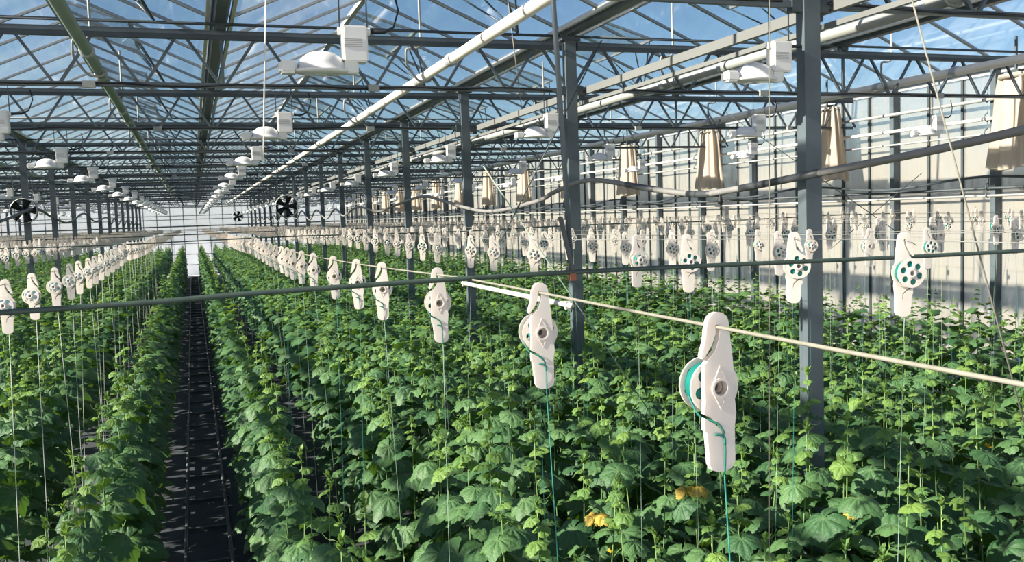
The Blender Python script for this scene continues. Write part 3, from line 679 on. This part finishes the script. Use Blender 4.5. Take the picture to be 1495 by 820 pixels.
HY = {0.78: [1.258, 2.043, 3.013, 3.984, 4.646, 5.46, 6.405, 7.117, 7.75, 8.25], 2.05: [2.231, 2.769, 3.528, 4.006, 5.45, 6.281, 6.835, 7.891], -0.84: [4.807, 5.561, 6.435, 7.173, 7.722, 8.422]}
hang = []
for x in WX:
    ys = list(HY.get(x, [])); y = ys[-1] if ys else 3.5 + (abs(x) * 7.3 % 1)
    while y < 74:
        y += 0.62 + rng.uniform(-0.12, 0.12); ys.append(y)
    for n, y in enumerate(ys):
        z = wire_z(x, y) + WX[x]
        u, v, w = proj((x, y, z - 0.1))
        if w > 0.8 and -25 < u < 1520: hang.append((w, x, y, z, u))
hang.sort()
counts = {}
far_h_v, far_h_f, far_h_m = [], [], []; nv = 0
far_t = MB()
for i, (w, x, y, z, u) in enumerate(hang):
    n = counts.get(x, 0); counts[x] = n + 1
    face = 1 if (x in (2.05, -0.84)) else (0 if x == 0.78 else (1 if random.random() < 0.6 else 0))
    if i < 300:
        nm = WN[x]
        lab = ('%s white string hanger on the %s' % (ORD[n], nm)) if n < 69 else 'distant white string hanger on the %s past the sixty-ninth' % nm
        if x == 0.78 and n == 0: lab = 'largest white string hanger with teal twine spool, nearest the camera'
        rz = random.uniform(-0.30, -0.04)
        if x == 0.78 and n < 3: rz = (0.02, -0.06, -0.1)[n]
        grp = 'string hangers on the ' + nm if n < 69 else 'distant string hangers on the ' + nm
        if w < 17:
            h = empty('string_hanger', (x, y, z)); tag(h, lab, 'string hanger', grp); h.rotation_euler = (0, random.uniform(-0.03, 0.03), rz + (math.pi if face else 0))
            pl = ob('plate', plate_m, h); ob('boss', boss, pl); ob('rib', rib, pl)
            sp = ob('spool', flA, h); ob('flange', flB, sp); ob('hub', hubm, sp)
            wm = wind_pale if x == -0.84 else (wind if (x == 2.05 and n < 2) or (x == 0.78 and n == 0) or random.random() < 0.35 else wind_thin)
            wn = ob('wound_twine', wm, sp, (0, 0.0125, 0))
            ob('cord', cord_m, h)
            tw = ob('twine', TW_N if (x == 0.78 and n < 2) else (TW_L[n % 3] if x == -0.84 else TW[i % 8]), h)
            if face: tw.rotation_euler.z = math.pi
        else:
            h = ob('string_hanger', sim_me[(face, 1 if random.random() < 0.4 else 0)], None, (x, y, z)); tag(h, lab, 'string hanger', grp); h.rotation_euler.z = rz
            ob('twine', TW_L[n % 3] if x == -0.84 else TW[i % 8], h)
    else:
        m = sim[(face, 1 if random.random() < 0.35 else 0)]
        off = len(far_h_v)
        far_h_v += [(a + x, b + y, c + z) for a, b, c in m.v]; far_h_f += [tuple(q + off for q in f) for f in m.f]
        far_h_m += [0 if m.mats[q] is WHITE else 1 for q in m.m]
        if w < 45: far_t.tube([(x, y, z - 0.235), (x + rng.uniform(-.1, .1), y + rng.uniform(-.2, .2), 1.9)], 0.0018, STRING, 3, False)
me = bpy.data.meshes.new('string_hangers'); me.from_pydata(far_h_v, [], far_h_f); me.materials.append(WHITE); me.materials.append(TEAL); me.polygons.foreach_set('material_index', far_h_m)
o = ob('string_hangers', me); tag(o, 'mass of tiny white string hangers far along the wires', 'string hangers', kind='stuff')
o = far_t.build('crop_strings'); tag(o, 'fine pale strings hanging into the distant plants', 'strings', kind='stuff')

# ------------------------------------------------------------------ cucumber plants
VEINS = [0, 0.50, 1.02, 1.62, 2.25]
def leaf_angles():
    a = [0.0]; vv = VEINS + [2.95]
    fl = [1.0]
    for p, q in zip(vv[:-1], vv[1:]):
        for t in (0.25, 0.5, 0.75, 1.0):
            a.append(p + (q - p) * t); fl.append(1.0 if (t == 1.0 and q < 2.9) else (0.25 if t in (0.25, 0.75) else 0.0))
    A = [-x for x in a[:0:-1]] + a; Fv = fl[:0:-1] + fl
    return A, Fv
def leaf_radius(t):
    t = abs(t)
    lob = 0.5 + 0.5 * math.cos(t * 2 * math.pi / 1.10) if t < 2.2 else 0.6
    r = 0.84 + 0.13 * lob + (0.16 * max(0, 1 - t / 0.45)) - 0.05 * math.sin(min(t, 3.0))
    if t > 2.3: r *= 1 - 0.45 * ((t - 2.3) / 0.84) ** 1.6
    return r
def leaf_mesh(name, seed, R, pet, pitch, elev, matl, droop, quilt=0.075, crumple=0.03):
    """petiole from the origin, blade at its end; x is outward"""
    q = random.Random(seed); m = MB()
    e = Vector((pet * math.cos(elev), 0, pet * math.sin(elev)))
    m.tube([(0, 0, 0), e * 0.5 + Vector((0.0, 0, 0.012)), e], [0.0045, 0.0038, 0.003], STEMM, 5, False)
    A, Fv = leaf_angles(); rings = [0.0, 0.3, 0.62, 0.86, 1.0]; N = len(A)
    cp, sp = math.cos(pitch), math.sin(pitch); roll = q.uniform(-0.25, 0.25)
    vs = []; vein = []; ph = [q.uniform(0, 6.28) for _ in range(5)]
    def place(x, y, z):
        y, z = y * math.cos(roll) - z * math.sin(roll), y * math.sin(roll) + z * math.cos(roll)
        return (e.x + x * cp + z * sp, y, e.z - x * sp + z * cp)
    vs.append(place(0, 0, 0)); vein.append(1.0)
    for ir, t in enumerate(rings[1:]):
        for j, a in enumerate(A):
            rr = leaf_radius(a) * R * t
            if t == 1.0: rr *= 1 + (0.035 if j % 2 else -0.03) + q.uniform(-.015, .015)
            x, y = rr * math.cos(a), rr * math.sin(a)
            z = quilt * R * (1 - Fv[j]) * math.sin(math.pi * min(1, t * 0.95)) * 1.1 - droop * R * (rr / R) ** 2 * (0.75 + 0.25 * abs(math.sin(a)))
            z += crumple * R * math.sin(5 * a + ph[0]) * t + crumple * R * math.sin(9 * x / R + ph[1]) * math.sin(8 * y / R + ph[2]) + 0.10 * R * abs(y) / R * (0.6 if abs(a) < 1.6 else 0.2)
            vs.append(place(x, y, z)); vein.append(Fv[j] * (1 - 0.45 * t))
    fs = []
    for j in range(N - 1): fs.append((0, 1 + j, 2 + j))
    for ir in range(3):
        b0, b1 = 1 + ir * N, 1 + (ir + 1) * N
        for j in range(N - 1): fs.append((b0 + j, b1 + j, b1 + j + 1, b0 + j + 1))
    off = len(m.v); m.add(vs, fs, matl)
    me = m.mesh(name, True)
    at = me.attributes.new('vein', 'FLOAT', 'POINT'); at.data.foreach_set('value', [0.0] * off + vein)
    return me
# unit-size (R = 0.115 m) mature leaves, several poses; young leaves smaller and paler
LM = [leaf_mesh('leaf', s, 0.172, p, pi_, el, LEAF, dr) for s, (p, pi_, el, dr) in enumerate([(0.13, 0.22, 0.60, 0.45), (0.15, 0.48, 0.50, 0.38), (0.12, 0.05, 0.70, 0.60), (0.16, 0.75, 0.55, 0.42), (0.14, 0.32, 0.40, 0.66), (0.12, 0.40, 0.75, 0.32)])]
LY = [leaf_mesh('leaf', 20 + s, 0.09, p, pi_, el, YOUNG, dr, 0.09, 0.05) for s, (p, pi_, el, dr) in enumerate([(0.07, 0.15, 0.8, 0.5), (0.08, 0.5, 0.7, 0.3), (0.06, -0.2, 0.95, 0.4)])]
def tip_mesh(seed):
    q = random.Random(seed); m = MB()
    for i in range(9):
        a = i * 2.4 + q.uniform(-.3, .3); L = q.uniform(0.025, 0.055); el = q.uniform(0.5, 1.35); z0 = q.uniform(-0.03, 0.03)
        d = Vector((math.cos(a) * math.cos(el), math.sin(a) * math.cos(el), math.sin(el))); s = Vector((-math.sin(a), math.cos(a), 0)) * L * 0.32
        b = Vector((0, 0, z0)); up = Vector((0, 0, 1)) * 0.006
        m.add([b, b + d * L * 0.5 + s + up, b + d * L, b + d * L * 0.5 - s + up, b + d * L * 0.5 - up], [(0, 4, 1), (0, 3, 4), (4, 2, 1), (3, 2, 4)], YOUNG)
    for i in range(3):
        a = i * 2.1 + q.uniform(0, 2); pts = [(math.cos(a) * 0.02 * k_, math.sin(a) * 0.02 * k_, 0.01 * k_ + 0.01 * math.sin(k_ * 1.3)) for k_ in range(6)]
        m.tube(pts, 0.0012, YOUNG, 3, False)
    me = m.mesh('shoot_tip'); return me
TIPS = [tip_mesh(s) for s in range(4)]
fl = MB()
for i in range(5):
    a = 2 * math.pi * i / 5; d = Vector((math.cos(a), math.sin(a), 0)); s = Vector((-math.sin(a), math.cos(a), 0))
    fl.add([(0, 0, 0), d * 0.014 + s * 0.009 + Vector((0, 0, .012)), d * 0.03 + Vector((0, 0, .02)), d * 0.014 - s * 0.009 + Vector((0, 0, .012))], [(0, 1, 2), (0, 2, 3)], YELLOW)
fl_me = fl.mesh('flower')
yl_me = [leaf_mesh('withered_leaf', 77, 0.06, 0.07, 0.2, 0.8, WITHER, 0.9, 0.05, 0.1)]

class Proto: pass
protos = []
for s in range(10):
    q = random.Random(100 + s); P = Proto(); P.h = 2.50 + q.uniform(-0.13, 0.13); P.leaves = []; P.flowers = []
    wob = [q.uniform(-0.05, 0.05) for _ in range(8)]
    def cx(z, wob=wob): return (wob[0] * math.sin(z * 2.4 + wob[2] * 40) + wob[4] * (z / 2.4), wob[1] * math.sin(z * 2.1 + wob[3] * 40) + wob[5] * (z / 2.4))
    P.cx = cx
    z = 0.16; a = q.uniform(0, 6.28)
    while z < P.h - 0.02:
        d = P.h - z
        x, y = cx(z)
        if d < 0.30:
            P.leaves.append(('y', q.randrange(3), z, a, (0.35 + 2.0 * d) * q.uniform(0.9, 1.1), x, y))
        else:
            sc_ = min(1.0, 0.62 + 0.55 * (d - 0.25)) * q.uniform(0.88, 1.14)
            P.leaves.append(('m', q.randrange(6), z, a, sc_, x, y))
        if q.random() < 0.10 and 0.25 < d < 1.2: P.flowers.append((z + 0.02, a + 1.0, x, y))
        z += (0.135 if d > 0.40 else 0.07) * q.uniform(0.85, 1.15); a += 2.4 + q.uniform(-0.35, 0.35)
    st_ = MB(); pts = [(*cx(zz), zz) for zz in np.linspace(0.0, P.h, 12)]
    st_.tube(pts, [0.008 - 0.005 * i / 11 for i in range(12)], STEMM, 6)
    P.stem = st_.mesh('stem', True); P.tip = (*cx(P.h), P.h); P.tip_i = s % 4
    protos.append(P)

rows = []
for i in range(17): rows.append((0.58 if i == 0 else 0.96 + 0.64 * i, i + 1, 'right'))
for i in range(20): rows.append((-0.74 if i == 0 else -1.06 - 0.64 * i, i + 1, 'left'))
cand = []
for xr, ri, side in rows:
    if xr > 11.6: continue
    y = 1.6 + rng.uniform(0, 0.4)
    while y < 75.5:
        xx = xr + rng.uniform(-0.05, 0.05); yy = y
        if all(not (abs(xx - cxx) < 0.2 and min(abs(yy - t) for t in TY) < 0.18) for cxx in (4.4, -3.6, -11.6)):
            u, v, w = proj((xx, yy, 2.2))
            if w > 0.5:
                du = F * 1.3 / max(w, 1)
                if -du < u < 1495 + du:
                    vis = -40 < u < 1535 and v < 1150
                    cand.append((w if vis else w + 1000, w, vis, xx, yy, ri, side))
        y += 0.40 + rng.uniform(-0.06, 0.06)
cand.sort()
def roword(ri): return ORD[ri - 1] if ri > 1 else 'first'
near = [c for c in cand if c[2]][:300]; near_ids = set(id(c) for c in near)
rcount = {}
for c in near:
    _, w, vis, x, y, ri, side = c
    P = protos[random.randrange(10)]; n = rcount.get((ri, side), 0); rcount[(ri, side)] = n + 1
    rown = '%s crop row %s of the aisle' % (roword(ri), side)
    r = empty('cucumber_plant', (x, y, 0)); rot = random.uniform(0, 6.28)
    s = random.uniform(0.93, 1.06); r.scale = (s, s, s); r.rotation_euler.z = rot
    tag(r, ('%s leafy cucumber plant in the %s' % (ORD[n], rown)) if n < 60 else '', 'plant', 'cucumber plants in the ' + rown)
    ob('stem', P.stem, r)
    zmin = 0.12 if ri == 1 else 0.70
    for t, k_, z, a, sc_, lx, ly in P.leaves:
        if z < zmin: continue
        o = ob('leaf', (LM if t == 'm' else LY)[k_], r, (lx, ly, z)); o.rotation_euler.z = a; o.scale = (sc_, sc_, sc_)
    ob('shoot_tip', TIPS[P.tip_i], r, P.tip)
    for z, a, lx, ly in P.flowers:
        if z > zmin and random.random() < 0.5:
            f = ob('flower', fl_me, r, (lx + 0.05 * math.cos(a), ly + 0.05 * math.sin(a), z)); f.rotation_euler = (random.uniform(-.8, .8), random.uniform(-.8, .8), a)

def withered(px, py, zz):
    best = None
    for o in bpy.data.objects:
        if o.name.startswith('cucumber_plant') and o.type == 'EMPTY':
            u, v, w = proj((o.location.x, o.location.y, zz)); d = (u - px) ** 2 + (v - py) ** 2
            if best is None or d < best[0]: best = (d, o)
    o = best[1]; o['label'] = o['label'].replace('leafy cucumber plant', 'yellowing cucumber plant')
    for k in range(3):
        f = ob('withered_leaf', yl_me[0], o, (0.03 * k, 0.02, zz - 0.03 * k)); f.rotation_euler = (0, -0.5 * k, -1.4 + 1.3 * k - o.rotation_euler.z); f['label'] = 'withered yellow leaf'
withered(905, 735, 2.2); withered(975, 772, 2.15); withered(1225, 785, 2.1)

# all farther plants: one mass, low-polygon leaves laid out on the same prototypes
def far_leaf(R, pet, pitch, elev, droop):
    A = [0, 0.55, 1.1, 1.75, 2.5, -2.5, -1.75, -1.1, -0.55]; e = np.array([pet * math.cos(elev), 0, pet * math.sin(elev)])
    pts = [(0, 0, 0)] + [(leaf_radius(a) * R * math.cos(a), leaf_radius(a) * R * math.sin(a), -droop * R * 0.9 + (0.08 * R if i % 2 else -0.02 * R)) for i, a in enumerate(A)]
    P = np.array(pts); cp, sp = math.cos(pitch), math.sin(pitch)
    out = np.stack([P[:, 0] * cp + P[:, 2] * sp, P[:, 1], -P[:, 0] * sp + P[:, 2] * cp], 1) + e
    return out
FT = [(0, 1 + j, 2 + j) for j in range(4)] + [(0, 6 + j, 7 + j) for j in range(3)] + [(0, 9, 1)]
FT = np.array(FT)
FLM = [far_leaf(0.172, p, pi_, el, dr) for p, pi_, el, dr in [(0.13, 0.22, 0.60, 0.45), (0.15, 0.48, 0.50, 0.38), (0.12, 0.05, 0.70, 0.60), (0.16, 0.75, 0.55, 0.42), (0.14, 0.32, 0.40, 0.66), (0.12, 0.40, 0.75, 0.32)]]
FLY = [far_leaf(0.092, p, pi_, el, dr) for p, pi_, el, dr in [(0.07, 0.15, 0.8, 0.5), (0.08, 0.5, 0.7, 0.3), (0.06, -0.2, 0.95, 0.4)]]
V_all, T_all, M_all, tone = [], [], [], []; nv = 0
pv = []
for P in protos:
    res = {}
    for zmin in (0.12, 1.0):
        vs, ts, ms = [], [], []; k0 = 0
        for t, k_, z, a, sc_, lx, ly in P.leaves:
            if z < zmin: continue
            L = (FLM if t == 'm' else FLY)[k_] * sc_
            ca_, sa_ = math.cos(a), math.sin(a)
            vs.append(np.stack([L[:, 0] * ca_ - L[:, 1] * sa_ + lx, L[:, 0] * sa_ + L[:, 1] * ca_ + ly, L[:, 2] + z], 1))
            ts.append(FT + k0); ms.append(np.full(len(FT), 0 if t == 'm' else 1)); k0 += len(L)
        tx, ty, tz = P.tip
        vs.append(np.array([(tx - .008, ty, tz - .03), (tx + .008, ty, tz - .03), (tx, ty + .008, tz - .03), (tx, ty, tz + .05)]))
        ts.append(np.array([(0, 1, 3), (1, 2, 3), (2, 0, 3)]) + k0); ms.append(np.full(3, 1))
        res[zmin] = (np.concatenate(vs), np.concatenate(ts), np.concatenate(ms))
    pv.append(res)
for c in cand:
    if id(c) in near_ids: continue
    _, w, vis, x, y, ri, side = c
    v, t, m = pv[random.randrange(10)][0.12 if ri == 1 else 1.0]
    a = random.uniform(0, 6.28); s = random.uniform(0.93, 1.06); ca_, sa_ = math.cos(a), math.sin(a)
    V_all.append(np.stack([(v[:, 0] * ca_ - v[:, 1] * sa_) * s + x, (v[:, 0] * sa_ + v[:, 1] * ca_) * s + y, v[:, 2] * s], 1))
    T_all.append(t + nv); nv += len(v); M_all.append(m)
V = np.concatenate(V_all).astype(np.float32); T = np.concatenate(T_all).astype(np.int32); MI = np.concatenate(M_all).astype(np.int32)
me = bpy.data.meshes.new('cucumber_plants')
me.vertices.add(len(V)); me.vertices.foreach_set('co', V.ravel())
me.loops.add(T.size); me.loops.foreach_set('vertex_index', T.ravel())
me.polygons.add(len(T)); me.polygons.foreach_set('loop_start', np.arange(0, T.size, 3, dtype=np.int32)); me.polygons.foreach_set('loop_total', np.full(len(T), 3, np.int32))
me.materials.append(LEAF_F); me.materials.append(YOUNG_F); me.polygons.foreach_set('material_index', MI)
me.polygons.foreach_set('use_smooth', np.ones(len(T), bool))
leaf_id = T[:, 0]; tone = np.random.default_rng(3).random(len(V)).astype(np.float32)
at = me.attributes.new('tone', 'FLOAT', 'FACE'); at.data.foreach_set('value', tone[leaf_id])
me.update(calc_edges=True)
o = ob('cucumber_plants', me); tag(o, 'mass of green cucumber plants filling the rows farther away', 'plants', kind='stuff')
print('plants', len(cand), 'tris', len(T), 'objects', len(bpy.data.objects), 'hangers', len(hang))
